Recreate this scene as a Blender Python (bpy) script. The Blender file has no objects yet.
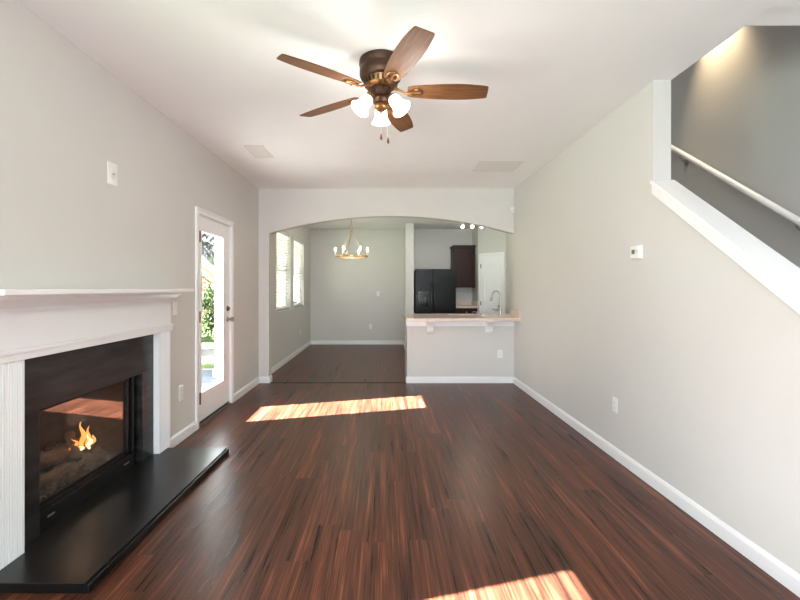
import bpy, bmesh, math, random
from mathutils import Vector, Matrix
random.seed(7)
C = bpy.context.scene.collection
S = bpy.context.scene
PI = math.pi

# ------------------------------------------------------------------ camera
cam_d = bpy.data.cameras.new('camera'); cam = bpy.data.objects.new('camera', cam_d); C.objects.link(cam)
cam.location = (0, 0, 1.338); cam.rotation_euler = (PI/2, 0, 0)
cam_d.sensor_width = 36; cam_d.lens = 425/800*36; cam_d.shift_x = 14/800; cam_d.shift_y = -12/800
cam_d.clip_start = 0.05
S.camera = cam

# ------------------------------------------------------------------ world, sun, window and fill light, exposure
w = bpy.data.worlds.new('world'); S.world = w; w.use_nodes = True
nt = w.node_tree; bg = nt.nodes['Background']
sky = nt.nodes.new('ShaderNodeTexSky'); sky.sky_type = 'NISHITA'; sky.sun_disc = False
sky.sun_elevation = math.radians(38); sky.sun_rotation = math.radians(-104); sky.air_density = 1.0; sky.dust_density = 1.5
nt.links.new(sky.outputs[0], bg.inputs[0]); bg.inputs[1].default_value = 0.34

SUN = Vector((1.0, 0.275, -0.83))
sd = bpy.data.lights.new('sun', 'SUN'); sd.energy = 92; sd.angle = math.radians(0.5); sd.color = (.93, .97, 1)
so = bpy.data.objects.new('sun', sd); C.objects.link(so); so.rotation_euler = SUN.to_track_quat('-Z', 'Y').to_euler(); so.location = (-8, -2, 8)

def area(name, loc, direction, sx, sy, power, col=(1, 1, 1), spread=180):
    d = bpy.data.lights.new(name, 'AREA'); d.shape = 'RECTANGLE'; d.size = sx; d.size_y = sy; d.energy = power; d.color = col
    d.spread = math.radians(spread)
    o = bpy.data.objects.new(name, d); C.objects.link(o); o.location = loc
    o.rotation_euler = Vector(direction).to_track_quat('-Z', 'Z').to_euler(); return o
area('fill_rear', (0.0, -3.65, 1.45), (0, 1, 0.3), 3.0, 1.9, 136, (.86, .93, 1), 180)  # added fill behind the camera, in front of an assumed unseen window
area('daylight_left_window', (-1.74, 0.75, 1.5), (1, 0.15, 0.0), 1.0, 1.2, 13, (.78, .9, 1), 140)
area('fill_kitchen', (1.3, 6.75, 2.3), (-.1, 1, -.35), 1.4, 0.6, 7, (.85, .94, 1))  # added area fill hung behind the arch
area('fill_upstairs', (2.4, 4.9, 5.0), (0, -.3, -1), 0.8, 1.2, 9, (1, .97, .93))  # added area fill under the upstairs ceiling, no window modelled there

vs = S.view_settings; S.display_settings.display_device = 'sRGB'
vs.view_transform = 'Standard'; vs.look = 'None'; vs.gamma = 1.0; vs.use_curve_mapping = False; vs.exposure = 0.9
try:
    S.cycles.max_bounces = 10; S.cycles.diffuse_bounces = 6; S.cycles.transparent_max_bounces = 12
except Exception: pass

# ------------------------------------------------------------------ helpers
def srgb(r, g, b):
    f = lambda c: (c/255/12.92) if c/255 <= .04045 else ((c/255+.055)/1.055)**2.4
    return (f(r), f(g), f(b), 1)

def mat(name, col, rough=.5, metal=0.0, emit=None, estr=0, spec=.5, noise=0, nscale=20, bump=0, bscale=200, stretch=(1, 1, 1), coat=0):
    m = bpy.data.materials.new(name); m.use_nodes = True; t = m.node_tree; b = t.nodes['Principled BSDF']
    b.inputs['Base Color'].default_value = col; b.inputs['Roughness'].default_value = rough; b.inputs['Metallic'].default_value = metal
    b.inputs['Specular IOR Level'].default_value = spec; b.inputs['Coat Weight'].default_value = coat
    if emit: b.inputs['Emission Color'].default_value = emit; b.inputs['Emission Strength'].default_value = estr
    tc = t.nodes.new('ShaderNodeTexCoord'); mp = t.nodes.new('ShaderNodeMapping'); mp.inputs['Scale'].default_value = stretch
    t.links.new(tc.outputs['Object'], mp.inputs['Vector'])
    n = t.nodes.new('ShaderNodeTexNoise'); n.inputs['Scale'].default_value = nscale; n.inputs['Detail'].default_value = 6
    t.links.new(mp.outputs[0], n.inputs['Vector'])
    r = t.nodes.new('ShaderNodeValToRGB')
    k = max(noise, .01)
    r.color_ramp.elements[0].position = .3; r.color_ramp.elements[1].position = .7
    r.color_ramp.elements[0].color = (col[0]*(1-k), col[1]*(1-k), col[2]*(1-k), 1)
    r.color_ramp.elements[1].color = (min(1, col[0]*(1+k)), min(1, col[1]*(1+k)), min(1, col[2]*(1+k)), 1)
    t.links.new(n.outputs[0], r.inputs[0]); t.links.new(r.outputs[0], b.inputs['Base Color'])
    if bump:
        n2 = t.nodes.new('ShaderNodeTexNoise'); n2.inputs['Scale'].default_value = bscale; t.links.new(mp.outputs[0], n2.inputs['Vector'])
        bp = t.nodes.new('ShaderNodeBump'); bp.inputs['Strength'].default_value = bump; bp.inputs['Distance'].default_value = .002
        t.links.new(n2.outputs[0], bp.inputs['Height']); t.links.new(bp.outputs[0], b.inputs['Normal'])
    return m

def floor_material():
    m = bpy.data.materials.new('dark_plank_floor'); m.use_nodes = True; t = m.node_tree; b = t.nodes['Principled BSDF']; L = t.links.new
    tc = t.nodes.new('ShaderNodeTexCoord')
    def math_(op, a, bb=0.0):
        q = t.nodes.new('ShaderNodeMath'); q.operation = op
        for i, v in enumerate((a, bb)):
            if isinstance(v, (int, float)): q.inputs[i].default_value = v
            else: L(v, q.inputs[i])
        return q.outputs[0]
    sp = t.nodes.new('ShaderNodeSeparateXYZ'); L(tc.outputs['Object'], sp.inputs[0])
    ux = math_('DIVIDE', sp.outputs['X'], .127); row = math_('FLOOR', ux)
    wn = t.nodes.new('ShaderNodeTexWhiteNoise'); wn.noise_dimensions = '1D'; L(row, wn.inputs['W'])
    uy = math_('ADD', math_('DIVIDE', sp.outputs['Y'], 1.22), wn.outputs['Value']); col_ = math_('FLOOR', uy)
    cb = t.nodes.new('ShaderNodeCombineXYZ'); L(row, cb.inputs[0]); L(col_, cb.inputs[1])
    pid = t.nodes.new('ShaderNodeTexWhiteNoise'); pid.noise_dimensions = '3D'; L(cb.outputs[0], pid.inputs['Vector'])
    fx = math_('FRACT', ux); fy = math_('FRACT', uy)
    ex = math_('MULTIPLY', math_('MINIMUM', fx, math_('SUBTRACT', 1.0, fx)), .127); ey = math_('MULTIPLY', math_('MINIMUM', fy, math_('SUBTRACT', 1.0, fy)), 1.22)
    seam = math_('LESS_THAN', math_('MINIMUM', ex, ey), .0009)
    # plank id shifts the grain so that it breaks at each plank
    ad = t.nodes.new('ShaderNodeVectorMath'); ad.operation = 'MULTIPLY_ADD'; ad.inputs[1].default_value = (7, 31, 13)
    L(pid.outputs['Color'], ad.inputs[0]); L(tc.outputs['Object'], ad.inputs[2])
    g1 = t.nodes.new('ShaderNodeMapping'); g1.inputs['Scale'].default_value = (62, 1.1, 1); L(ad.outputs[0], g1.inputs['Vector'])
    n1 = t.nodes.new('ShaderNodeTexNoise'); n1.inputs['Scale'].default_value = 1; n1.inputs['Detail'].default_value = 5; n1.inputs['Roughness'].default_value = .65; n1.inputs['Distortion'].default_value = .3
    L(g1.outputs[0], n1.inputs['Vector'])
    g2 = t.nodes.new('ShaderNodeMapping'); g2.inputs['Scale'].default_value = (16, .9, 1); L(ad.outputs[0], g2.inputs['Vector'])
    n2 = t.nodes.new('ShaderNodeTexNoise'); n2.inputs['Scale'].default_value = 1; n2.inputs['Detail'].default_value = 4; n2.inputs['Distortion'].default_value = .8
    L(g2.outputs[0], n2.inputs['Vector'])
    g3 = t.nodes.new('ShaderNodeMapping'); g3.inputs['Scale'].default_value = (300, 3, 1); L(ad.outputs[0], g3.inputs['Vector'])
    n3 = t.nodes.new('ShaderNodeTexNoise'); n3.inputs['Scale'].default_value = 1; n3.inputs['Detail'].default_value = 2; L(g3.outputs[0], n3.inputs['Vector'])
    s = math_('ADD', math_('MULTIPLY', n1.outputs[0], .40), math_('MULTIPLY', n2.outputs[0], .32))
    s = math_('ADD', s, math_('MULTIPLY', n3.outputs[0], .28))
    s = math_('ADD', s, math_('MULTIPLY', math_('SUBTRACT', pid.outputs['Value'], .5), .045))
    r = t.nodes.new('ShaderNodeValToRGB'); e = r.color_ramp.elements
    e[0].position = .37; e[0].color = srgb(34, 19, 14); e[1].position = .65; e[1].color = srgb(152, 94, 66)
    q = e.new(.465); q.color = srgb(66, 38, 27); q = e.new(.55); q.color = srgb(98, 56, 39)
    L(s, r.inputs[0])
    mx = t.nodes.new('ShaderNodeMix'); mx.data_type = 'RGBA'; mx.inputs['B'].default_value = srgb(26, 14, 11)
    L(math_('MULTIPLY', seam, .6), mx.inputs['Factor']); L(r.outputs[0], mx.inputs['A']); L(mx.outputs['Result'], b.inputs['Base Color'])
    rr = t.nodes.new('ShaderNodeMapRange'); rr.inputs['To Min'].default_value = .22; rr.inputs['To Max'].default_value = .42; L(s, rr.inputs['Value'])
    rr.inputs['From Min'].default_value = .3; rr.inputs['From Max'].default_value = .7
    L(rr.outputs[0], b.inputs['Roughness']); b.inputs['Specular IOR Level'].default_value = .27
    bp = t.nodes.new('ShaderNodeBump'); bp.inputs['Strength'].default_value = .35; bp.inputs['Distance'].default_value = .0015
    L(math_('SUBTRACT', s, math_('MULTIPLY', seam, .5)), bp.inputs['Height']); L(bp.outputs[0], b.inputs['Normal'])
    return m

def glass_mat(name, tint=(1, 1, 1, 1), refl=1.0):
    m = bpy.data.materials.new(name); m.use_nodes = True; t = m.node_tree; t.nodes.remove(t.nodes['Principled BSDF'])
    o = t.nodes['Material Output']; tr = t.nodes.new('ShaderNodeBsdfTransparent'); tr.inputs[0].default_value = tint
    gl = t.nodes.new('ShaderNodeBsdfGlossy'); gl.inputs['Roughness'].default_value = .015
    fr = t.nodes.new('ShaderNodeLayerWeight'); fr.inputs['Blend'].default_value = .5
    pw = t.nodes.new('ShaderNodeMath'); pw.operation = 'POWER'; pw.inputs[1].default_value = 5; t.links.new(fr.outputs['Facing'], pw.inputs[0])
    mu = t.nodes.new('ShaderNodeMath'); mu.operation = 'MULTIPLY_ADD'; mu.inputs[1].default_value = .96*refl; mu.inputs[2].default_value = .04*refl; mu.use_clamp = True
    mx = t.nodes.new('ShaderNodeMixShader'); t.links.new(pw.outputs[0], mu.inputs[0]); t.links.new(mu.outputs[0], mx.inputs[0])
    t.links.new(tr.outputs[0], mx.inputs[1]); t.links.new(gl.outputs[0], mx.inputs[2]); t.links.new(mx.outputs[0], o.inputs[0]); return m

M = {}
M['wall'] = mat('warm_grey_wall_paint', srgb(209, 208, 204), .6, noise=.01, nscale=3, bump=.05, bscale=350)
M['wall_stair_shade'] = mat('shaded_stairwell_wall_paint', srgb(182, 182, 181), .6, noise=.01, nscale=3, bump=.05, bscale=350)  # same paint as the room walls, stairwell shade put into the colour
M['ceil'] = mat('ceiling_paint', srgb(238, 240, 240), .8, noise=.01, nscale=3, bump=.08, bscale=250)
M['white'] = mat('white_trim_paint', srgb(238, 239, 240), .32, noise=.005, nscale=4)
M['door'] = mat('white_door_paint', srgb(238, 240, 242), .35, noise=.005, nscale=4)
M['plastic'] = mat('white_plastic', srgb(236, 235, 232), .35)
M['slot'] = mat('dark_slot', srgb(60, 58, 55), .6)
M['floor'] = floor_material()
M['black_tile'] = mat('black_painted_surround', srgb(38, 37, 37), .36, noise=.95, nscale=8, bump=.2, bscale=12, stretch=(1, .35, 2))
M['hearth'] = mat('black_hearth_slab', srgb(17, 17, 17), .3, noise=.35, nscale=5, bump=.12, bscale=9)
M['black_metal'] = mat('black_metal', srgb(20, 20, 20), .38, .3)
M['handle_black'] = mat('gloss_black_handle', srgb(30, 30, 30), .2)
M['soot'] = mat('dark_firebox_lining', srgb(92, 78, 68), .9, noise=.3, nscale=8)
M['ember'] = mat('grey_ember_bed', srgb(110, 92, 78), .95, noise=.55, nscale=40, bump=.8, bscale=60)
M['log'] = mat('charred_log', srgb(120, 96, 76), .9, noise=.6, nscale=14, bump=1, bscale=40, stretch=(2, .4, 2))
M['flame'] = mat('flame', (1, .35, .06, 1), .5, emit=(1, .38, .09, 1), estr=1.3)
M['flame_core'] = mat('flame_core', (1, .8, .4, 1), .5, emit=(1, .78, .42, 1), estr=2.0)
M['silver'] = mat('silver_tag', srgb(190, 190, 190), .3, .9)
M['grey_plastic'] = mat('dark_grey_plastic', srgb(96, 96, 96), .4)
M['nickel'] = mat('brushed_nickel', srgb(168, 160, 150), .28, 1)
M['bronze'] = mat('dark_bronze', srgb(74, 54, 42), .4, .75, noise=.15, nscale=10)
M['hinge'] = mat('antique_bronze_hinge', srgb(120, 84, 60), .4, .8)
M['brass'] = mat('aged_brass', srgb(140, 104, 68), .34, .9, noise=.15, nscale=20)
M['gold'] = mat('champagne_brass', srgb(190, 158, 118), .28, .9)
M['blade'] = mat('walnut_fan_blade', srgb(108, 72, 44), .5, noise=.4, nscale=7, stretch=(1, 12, 12), spec=.3)
M['lit_glass'] = mat('lit_frosted_glass', (1, .95, .88, 1), .3, emit=(1, .9, .76, 1), estr=3.2)
M['bulb'] = mat('lit_candle_bulb', (1, .95, .85, 1), .3, emit=(1, .84, .62, 1), estr=30)
M['candle'] = mat('ivory_candle_sleeve', srgb(226, 216, 196), .5)
M['granite'] = mat('beige_granite', srgb(222, 202, 188), .22, noise=.22, nscale=120)
M['steel'] = mat('stainless_steel', srgb(150, 150, 150), .3, 1)
M['fridge'] = mat('black_appliance', srgb(12, 12, 12), .28, 0, spec=.22, noise=.2, nscale=6, bump=.05, bscale=15)
M['fridge_panel'] = mat('black_glossy_panel', srgb(12, 12, 13), .12)
M['espresso'] = mat('espresso_cabinet_wood', srgb(48, 21, 14), .4, spec=.25, noise=.25, nscale=10, stretch=(8, 8, 1))
M['blind'] = mat('white_blind_slat', srgb(236, 234, 228), .4)
M['glass'] = glass_mat('window_glass')
M['fireglass'] = glass_mat('fireplace_glass', (.86, .84, .82, 1), 3)
M['alu'] = mat('threshold_metal', srgb(150, 146, 140), .35, .9)
M['lcd'] = mat('grey_lcd', srgb(95, 105, 98), .3)
M['vent'] = mat('white_vent_metal', srgb(214, 212, 208), .4)
M['vent_dark'] = mat('vent_shadow_gap', srgb(160, 159, 157), .8)
M['stucco'] = mat('cream_siding', srgb(110, 98, 80), .8)
M['concrete'] = mat('pale_concrete', srgb(160, 156, 148), .9, noise=.08, nscale=6)
M['patio_grey'] = mat('blue_grey_inset', srgb(84, 92, 104), .9, noise=.2, nscale=9)
M['grass'] = mat('lawn_grass', srgb(84, 110, 44), .95, noise=.4, nscale=5)
M['leaf_green'] = mat('green_leaves', srgb(78, 100, 52), .7, noise=.5, nscale=2)
M['leaf_autumn'] = mat('autumn_leaves', srgb(140, 100, 74), .7, noise=.5, nscale=2)
M['leaf_dusky'] = mat('dusky_leaves', srgb(92, 94, 100), .7, noise=.5, nscale=2)
M['bark'] = mat('bark', srgb(120, 106, 92), .9, noise=.4, nscale=8)
M['tan_wood'] = mat('weathered_tan_wood', srgb(170, 150, 124), .8, noise=.1, nscale=6)
M['shingle'] = mat('grey_shingles', srgb(90, 88, 88), .9, noise=.25, nscale=12)

class MB:
    def __init__(self): self.bm = bmesh.new()
    def box(self, x0, x1, y0, y1, z0, z1, T=None):
        v = [self.bm.verts.new(p) for p in ((x0, y0, z0), (x1, y0, z0), (x1, y1, z0), (x0, y1, z0), (x0, y0, z1), (x1, y0, z1), (x1, y1, z1), (x0, y1, z1))]
        for f in ((0, 3, 2, 1), (4, 5, 6, 7), (0, 1, 5, 4), (1, 2, 6, 5), (2, 3, 7, 6), (3, 0, 4, 7)): self.bm.faces.new([v[i] for i in f])
        if T is not None:
            for q in v: q.co = T @ q.co
        return self
    def prism(self, pts, ext):
        ext = Vector(ext); a = [self.bm.verts.new(p) for p in pts]; b = [self.bm.verts.new(Vector(p)+ext) for p in pts]
        n = len(a); self.bm.faces.new(list(reversed(a))); self.bm.faces.new(b)
        for i in range(n): self.bm.faces.new((a[i], a[(i+1) % n], b[(i+1) % n], b[i]))
        return self
    def tube(self, pts, r, n=12, cap=True):
        pts = [Vector(p) for p in pts]; rs = r if isinstance(r, (list, tuple)) else [r]*len(pts)
        rings = []; up = None
        for i, p in enumerate(pts):
            d = (pts[min(i+1, len(pts)-1)]-pts[max(i-1, 0)]).normalized()
            if up is None: up = Vector((0, 0, 1)) if abs(d.z) < .9 else Vector((1, 0, 0))
            x = d.cross(up).normalized(); y = x.cross(d).normalized(); up = y
            rings.append([self.bm.verts.new(p+rs[i]*(math.cos(2*PI*k/n)*x+math.sin(2*PI*k/n)*y)) for k in range(n)])
        for a, b in zip(rings, rings[1:]):
            for k in range(n): self.bm.faces.new((a[k], a[(k+1) % n], b[(k+1) % n], b[k]))
        if cap: self.bm.faces.new(list(reversed(rings[0]))); self.bm.faces.new(rings[-1])
        return self
    def lathe(self, prof, T=None, n=28, cap=True):
        T = T or Matrix(); rings = []
        for r, z in prof:
            rings.append([self.bm.verts.new(T @ Vector((max(r, 1e-4)*math.cos(2*PI*k/n), max(r, 1e-4)*math.sin(2*PI*k/n), z))) for k in range(n)])
        for a, b in zip(rings, rings[1:]):
            for k in range(n): self.bm.faces.new((a[k], a[(k+1) % n], b[(k+1) % n], b[k]))
        if cap: self.bm.faces.new(list(reversed(rings[0]))); self.bm.faces.new(rings[-1])
        return self
    def build(self, name, m, parent=None, bevel=0, smooth=False, label=None, seg=2):
        bmesh.ops.recalc_face_normals(self.bm, faces=self.bm.faces[:])
        me = bpy.data.meshes.new(name); self.bm.to_mesh(me); self.bm.free()
        me.materials.append(M[m] if isinstance(m, str) else m)
        if smooth:
            for p in me.polygons: p.use_smooth = True
            me.set_sharp_from_angle(angle=math.radians(40))
        o = bpy.data.objects.new(name, me); C.objects.link(o)
        if bevel:
            b = o.modifiers.new('bevel', 'BEVEL'); b.width = bevel; b.segments = seg; b.limit_method = 'ANGLE'; b.angle_limit = math.radians(40)
        if parent:
            o.parent = parent; o.matrix_parent_inverse = world_of(parent).inverted()
        if label: o['label'] = label
        return o
def world_of(o):
    mb = Matrix.LocRotScale(o.location, o.rotation_euler, o.scale)
    return (world_of(o.parent) @ o.matrix_parent_inverse @ mb) if o.parent else mb
def struct(o): o['kind'] = 'structure'; return o
def thing(name, label, cat, loc=(0, 0, 0), group=None, rz=0):
    o = bpy.data.objects.new(name, None); C.objects.link(o); o.location = loc; o.rotation_euler = (0, 0, rz); o.empty_display_size = .1
    return tag(o, label, cat, group)
def tag(o, label, cat, group=None):
    o['label'] = label; o['category'] = cat
    if group: o['group'] = group
    return o
def copy_tree(o, parent=None):
    c = o.copy(); C.objects.link(c)
    if parent: c.parent = parent
    for ch in list(o.children): copy_tree(ch, c)
    return c
def wall_y(name, x0, x1, y0, y1, z0, z1, holes=(), m='wall'):
    """wall running along Y, holes (ya,yb,za,zb)"""
    b = MB(); ys = sorted({y0, y1, *[h[0] for h in holes], *[h[1] for h in holes]})
    for a, c in zip(ys, ys[1:]):
        hs = sorted([h for h in holes if h[0] <= a and h[1] >= c], key=lambda h: h[2]); z = z0
        for h in hs:
            if h[2] > z: b.box(x0, x1, a, c, z, h[2])
            z = h[3]
        if z < z1: b.box(x0, x1, a, c, z, z1)
    bmesh.ops.remove_doubles(b.bm, verts=b.bm.verts[:], dist=1e-5)
    fs = {}
    for f in b.bm.faces: fs.setdefault(tuple(sorted(v.index for v in f.verts)), []).append(f)
    return struct(b.build(name, m))

H = 2.74; XL = -1.796; XR = 1.803; XR2 = 1.922; YA = 5.99; YB = 6.11; YE = 10.1; Y0 = -3.8; XS = 2.87; XK = 2.53

# ------------------------------------------------------------------ structure
struct(MB().box(XL-.14, XS+.1, Y0-.1, YA, -.12, 0).build('floor', 'floor'))
struct(MB().box(XL-.14, XK+.1, YA, YE+.1, -.12, 0).build('floor_dining', 'floor'))
b = MB().box(XL-.14, XR2, Y0-.1, YE+.1, H, H+.12).box(XR2, XK+.1, YB, YE+.1, H, H+.12)
struct(b.build('ceiling', 'ceil'))
struct(MB().box(XR2, XS+.1, 2.12, 2.29, H+.012, H+.12).box(XR2, XS+.1, Y0-.1, 2.12, H, H+.12).build('ceiling_stairs', 'ceil'))
struct(MB().box(XR2-.1, XS+.1, 2.2, YB, 5.2, 5.3).build('ceiling_upstairs', 'ceil'))
FB = (2.04, 3.34, 0, 1.01)
DR = (4.05, 4.90, 0, 2.05)
W1 = (6.97, 8.00, .96, 2.33); W2 = (8.27, 9.29, .96, 2.33); W3 = (.30, 1.30, .9, 2.36)
wall_y('wall_left', XL-.14, XL, Y0, YE, 0, H, (FB, DR, W1, W2, W3))
# right wall: full height part beyond the stair opening, sloping half wall nearer the camera
struct(MB().box(XR, XR2, 2.866, YA, 0, H).build('wall_right', 'wall'))
def capz(y): return 1.307+.733*(y-1.827)
struct(MB().prism([(XR, .55, 0), (XR, 2.866, 0), (XR, 2.866, capz(2.866)-.03), (XR, .55, capz(.55)-.03)], (XR2-XR, 0, 0)).build('wall_right_half', 'wall'))
struct(MB().box(XS, XS+.1, Y0, YB, 0, 5.2).build('wall_stairwell', 'wall_stair_shade'))
struct(MB().box(XR2-.1, XR2, 2.29, YA, H+.12, 5.2).build('wall_upstairs_left', 'wall_stair_shade'))
struct(MB().box(XR2, XS, YA, YB, H, 5.2).build('wall_upstairs_far', 'wall_stair_shade'))
struct(MB().box(XR2-.1, XS, 2.19, 2.29, H+.12, 5.2).build('wall_upstairs_near', 'wall_stair_shade'))
# arch wall
zs, za = 2.108, 2.353; xa0 = -1.65; xc = (xa0+XR)/2; c_ = (XR-xa0)/2; h_ = za-zs; R_ = (c_*c_+h_*h_)/(2*h_)
arc = []
for i in range(49):
    x = xa0+(XR-xa0)*i/48; arc.append((x, YA, za-R_+math.sqrt(R_*R_-(x-xc)**2)))
pts = [(XL, YA, 0), (xa0, YA, 0)]+arc+[(XR, YA, 0), (XS, YA, 0), (XS, YA, H), (XL, YA, H)]
struct(MB().prism(pts, (0, YB-YA, 0)).build('wall_arch', 'wall'))
HWX = .298
struct(MB().box(HWX, XR, YA, YB, 0, .89).build('wall_half', 'wall'))
struct(MB().box(XL-.14, XK+.1, YE, YE+.1, 0, H).build('wall_dining_back', 'wall'))
struct(MB().box(.425, .60, 9.2, YE, 0, H).build('wall_dining_pillar', 'wall'))
struct(MB().box(XK, XK+.1, YB, 8.96, 0, H).build('wall_kitchen_right', 'wall'))
struct(MB().prism([(2.045, YE, 0), (2.045, 9.45, 0), (XK, 8.965, 0), (XK+.1, 8.965, 0), (XK+.1, YE, 0)], (0, 0, H)).build('wall_pantry', 'wall'))
# rear wall behind the camera with a wide window opening
b = MB().box(XL-.14, XR2+1.05, Y0-.1, Y0, 0, .5).box(XL-.14, XR2+1.05, Y0-.1, Y0, 2.35, H).box(XL-.14, -1.5, Y0-.1, Y0, .5, 2.35).box(1.5, XR2+1.05, Y0-.1, Y0, .5, 2.35)
struct(b.build('wall_rear', 'wall'))
b = MB().box(-1.5, 1.5, Y0-.08, Y0-.03, .5, .56).box(-1.5, 1.5, Y0-.08, Y0-.03, 2.29, 2.35)
for x in (-1.5, -.53, .47, 1.44): b.box(x, x+.06, Y0-.08, Y0-.03, .56, 2.29)
struct(b.build('window_4', 'white'))
# stairs rising beyond the sloping wall
b = MB(); n = 16; y = 1.65
for i in range(n):
    z = .185*(i+1); yy = y+i*.257
    b.box(XR2, XS, yy, min(yy+.257+.25, YA-.002), max(0, z-.38), z)
struct(b.build('staircase', 'wall_stair_shade'))

# baseboards
def base_y(name, x, s, y0, y1, m='white'):   # along Y, s = direction into room
    pr = [(0, 0), (.016, 0), (.016, .07), (.011, .082), (.008, .088), (0, .09)]
    return struct(MB().prism([(x+s*p, y0, z) for p, z in pr], (0, y1-y0, 0)).build(name, m, bevel=.001))
def base_x(name, y, s, x0, x1, m='white'):
    pr = [(0, 0), (.016, 0), (.016, .07), (.011, .082), (.008, .088), (0, .09)]
    return struct(MB().prism([(x0, y+s*p, z) for p, z in pr], (x1-x0, 0, 0)).build(name, m, bevel=.001))
base_y('baseboard_left', XL, 1, 3.49, 3.995)
base_y('baseboard_left_far', XL, 1, 4.958, YA)
base_y('baseboard_left_near', XL, 1, Y0, 1.88)
base_y('baseboard_right', XR, -1, .55, YA)
base_x('baseboard_arch', YA, -1, XL+.016, xa0)
base_y('baseboard_arch_return', xa0, 1, YA-.016, YB)
base_x('baseboard_half_wall', YA, -1, HWX-.016, XR-.016)
base_y('baseboard_half_wall_end', HWX, -1, YA-.0155, YB)
base_y('baseboard_dining_left', XL, 1, YB, YE)
base_x('baseboard_dining_back', YE, -1, XL+.016, .425)
base_y('baseboard_pillar_side', .425, -1, 9.2, YE-.016)
base_x('baseboard_pillar', 9.2, -1, .409, .60)
# floor transition strip under the arch
struct(MB().prism([(xa0+.02, YA-.012, 0), (xa0+.02, YA+.03, 0), (xa0+.02, YA+.022, .007), (xa0+.02, YA-.004, .007)], (HWX-.02-xa0-.02, 0, 0)).build('trim_1', mat('dark_transition_strip', srgb(46, 28, 22), .4)))

# sloping white cap on the half wall
y0c, y1c = .5, 2.866
def cap_prof(x0, x1, t0, t1): return [(x0, t0), (x1, t0), (x1, t1), (x0, t1)]
b = MB()
def slope_bar(b, x0, x1, dz0, dz1, ya=y0c, yb=y1c):
    b.prism([(x0, ya, capz(ya)+dz0), (x0, yb, capz(yb)+dz0), (x0, yb, capz(yb)+dz1), (x0, ya, capz(ya)+dz1)], (x1-x0, 0, 0))
slope_bar(b, XR-.023, XR2+.025, -.028, 0)
slope_bar(b, XR-.014, XR, -.095, -.028)
slope_bar(b, XR2, XR2+.012, -.095, -.028)
struct(b.build('trim_2', 'white', bevel=.004))

# ------------------------------------------------------------------ handrail
hr = thing('stair_handrail', 'white sloping handrail bracketed to the grey stairwell wall', 'handrail', (XS, 2.9, 1.8))
def hz(y): return 1.784+.719*(y-2.874)
xh = 2.80
MB().tube([(xh, 1.4, hz(1.4)), (xh, 5.6, hz(5.6))], .024, 16).build('rail', 'white', hr, smooth=True)
for y in (1.75, 2.9, 4.05, 5.2):
    MB().tube([(XS, y, hz(y)-.09), (XS-.03, y, hz(y)-.085), (xh, y, hz(y)-.05), (xh, y, hz(y)-.02)], .006, 8).lathe([(.028, 0), (.028, .006)], Matrix.Translation((XS-.006, y, hz(y)-.09)) @ Matrix.Rotation(PI/2, 4, 'Y'), 16).build('bracket', 'nickel', hr, smooth=True, label='metal rail bracket')

# ------------------------------------------------------------------ patio door (door_1)
d1 = bpy.data.objects.new('door_1', None); C.objects.link(d1); d1.location = (XL, DR[0], 0); struct(d1)
xd0, xd1 = XL-.05, XL-.005     # slab
gy0, gy1, gz0, gz1 = 4.13, 4.685, .315, 1.895
b = MB(); ya, yb, z0, z1 = 4.062, 4.888, .045, 2.035
b.box(xd0, xd1, ya, gy0, z0, z1).box(xd0, xd1, gy1, yb, z0, z1).box(xd0, xd1, gy0, gy1, z0, gz0).box(xd0, xd1, gy0, gy1, gz1, z1)
b.build('door_slab', 'door', d1)
b = MB()   # raised lite frame
for (a, c, e, f) in ((gy0-.035, gy0+.008, gz0-.035, gz1+.035), (gy1-.008, gy1+.035, gz0-.035, gz1+.035)): b.box(xd1, xd1+.01, a, c, e, f)
for (e, f) in ((gz0-.035, gz0+.008), (gz1-.008, gz1+.035)): b.box(xd1, xd1+.01, gy0+.008, gy1-.008, e, f)
b.build('glazing_frame', 'door', d1, bevel=.003)
MB().box(XL-.031, XL-.025, gy0, gy1, gz0, gz1).build('glass_pane', 'glass', d1)
b = MB()   # jamb + casing
b.box(XL-.14, XL, DR[0], DR[0]+.011, 0, 2.05).box(XL-.14, XL, 4.889, DR[1], 0, 2.05).box(XL-.14, XL, DR[0]+.011, 4.889, 2.037, 2.05)
b.build('jamb', 'white', d1)
b = MB(); cw = .055
b.box(XL, XL+.016, DR[0]-cw, DR[0]+.004, 0, 2.05+cw).box(XL, XL+.016, 4.896, DR[1]+cw, 0, 2.05+cw).box(XL, XL+.016, DR[0]+.004, 4.896, 2.046, 2.05+cw)
b.box(XL+.016, XL+.021, DR[0]-cw, DR[0]-cw+.018, 0, 2.05+cw).box(XL+.016, XL+.021, DR[1]+cw-.018, DR[1]+cw, 0, 2.05+cw).box(XL+.016, XL+.021, DR[0]-cw+.018, DR[1]+cw-.018, 2.05+cw-.018, 2.05+cw)
b.build('casing', 'white', d1, bevel=.003)
MB().box(XL-.14, XL+.02, DR[0]+.011, 4.889, 0, .02).build('threshold', 'alu', d1, bevel=.003)
MB().box(xd0+.005, xd1-.006, ya, yb, .02, .045).build('door_sweep', 'black_metal', d1)
for z in (.28, 1.06, 1.83):
    MB().box(xd1+.001, XL+.004, 4.058, 4.082, z-.05, z+.05).tube([(XL+.020, 4.060, z-.055), (XL+.020, 4.060, z+.055)], .008, 10).build('hinge', 'hinge', d1, label='bronze hinge')
T = Matrix.Translation((xd1, 4.825, .985)) @ Matrix.Rotation(PI/2, 4, 'Y')
MB().lathe([(.032, 0), (.032, .006), (.026, .01), (.012, .014), (.011, .032), (.024, .04), (.029, .052), (.026, .066), (.014, .072), (0, .073)], T).build('door_knob', 'nickel', d1, smooth=True, label='satin nickel knob')
T = Matrix.Translation((xd1, 4.825, 1.105)) @ Matrix.Rotation(PI/2, 4, 'Y')
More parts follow.
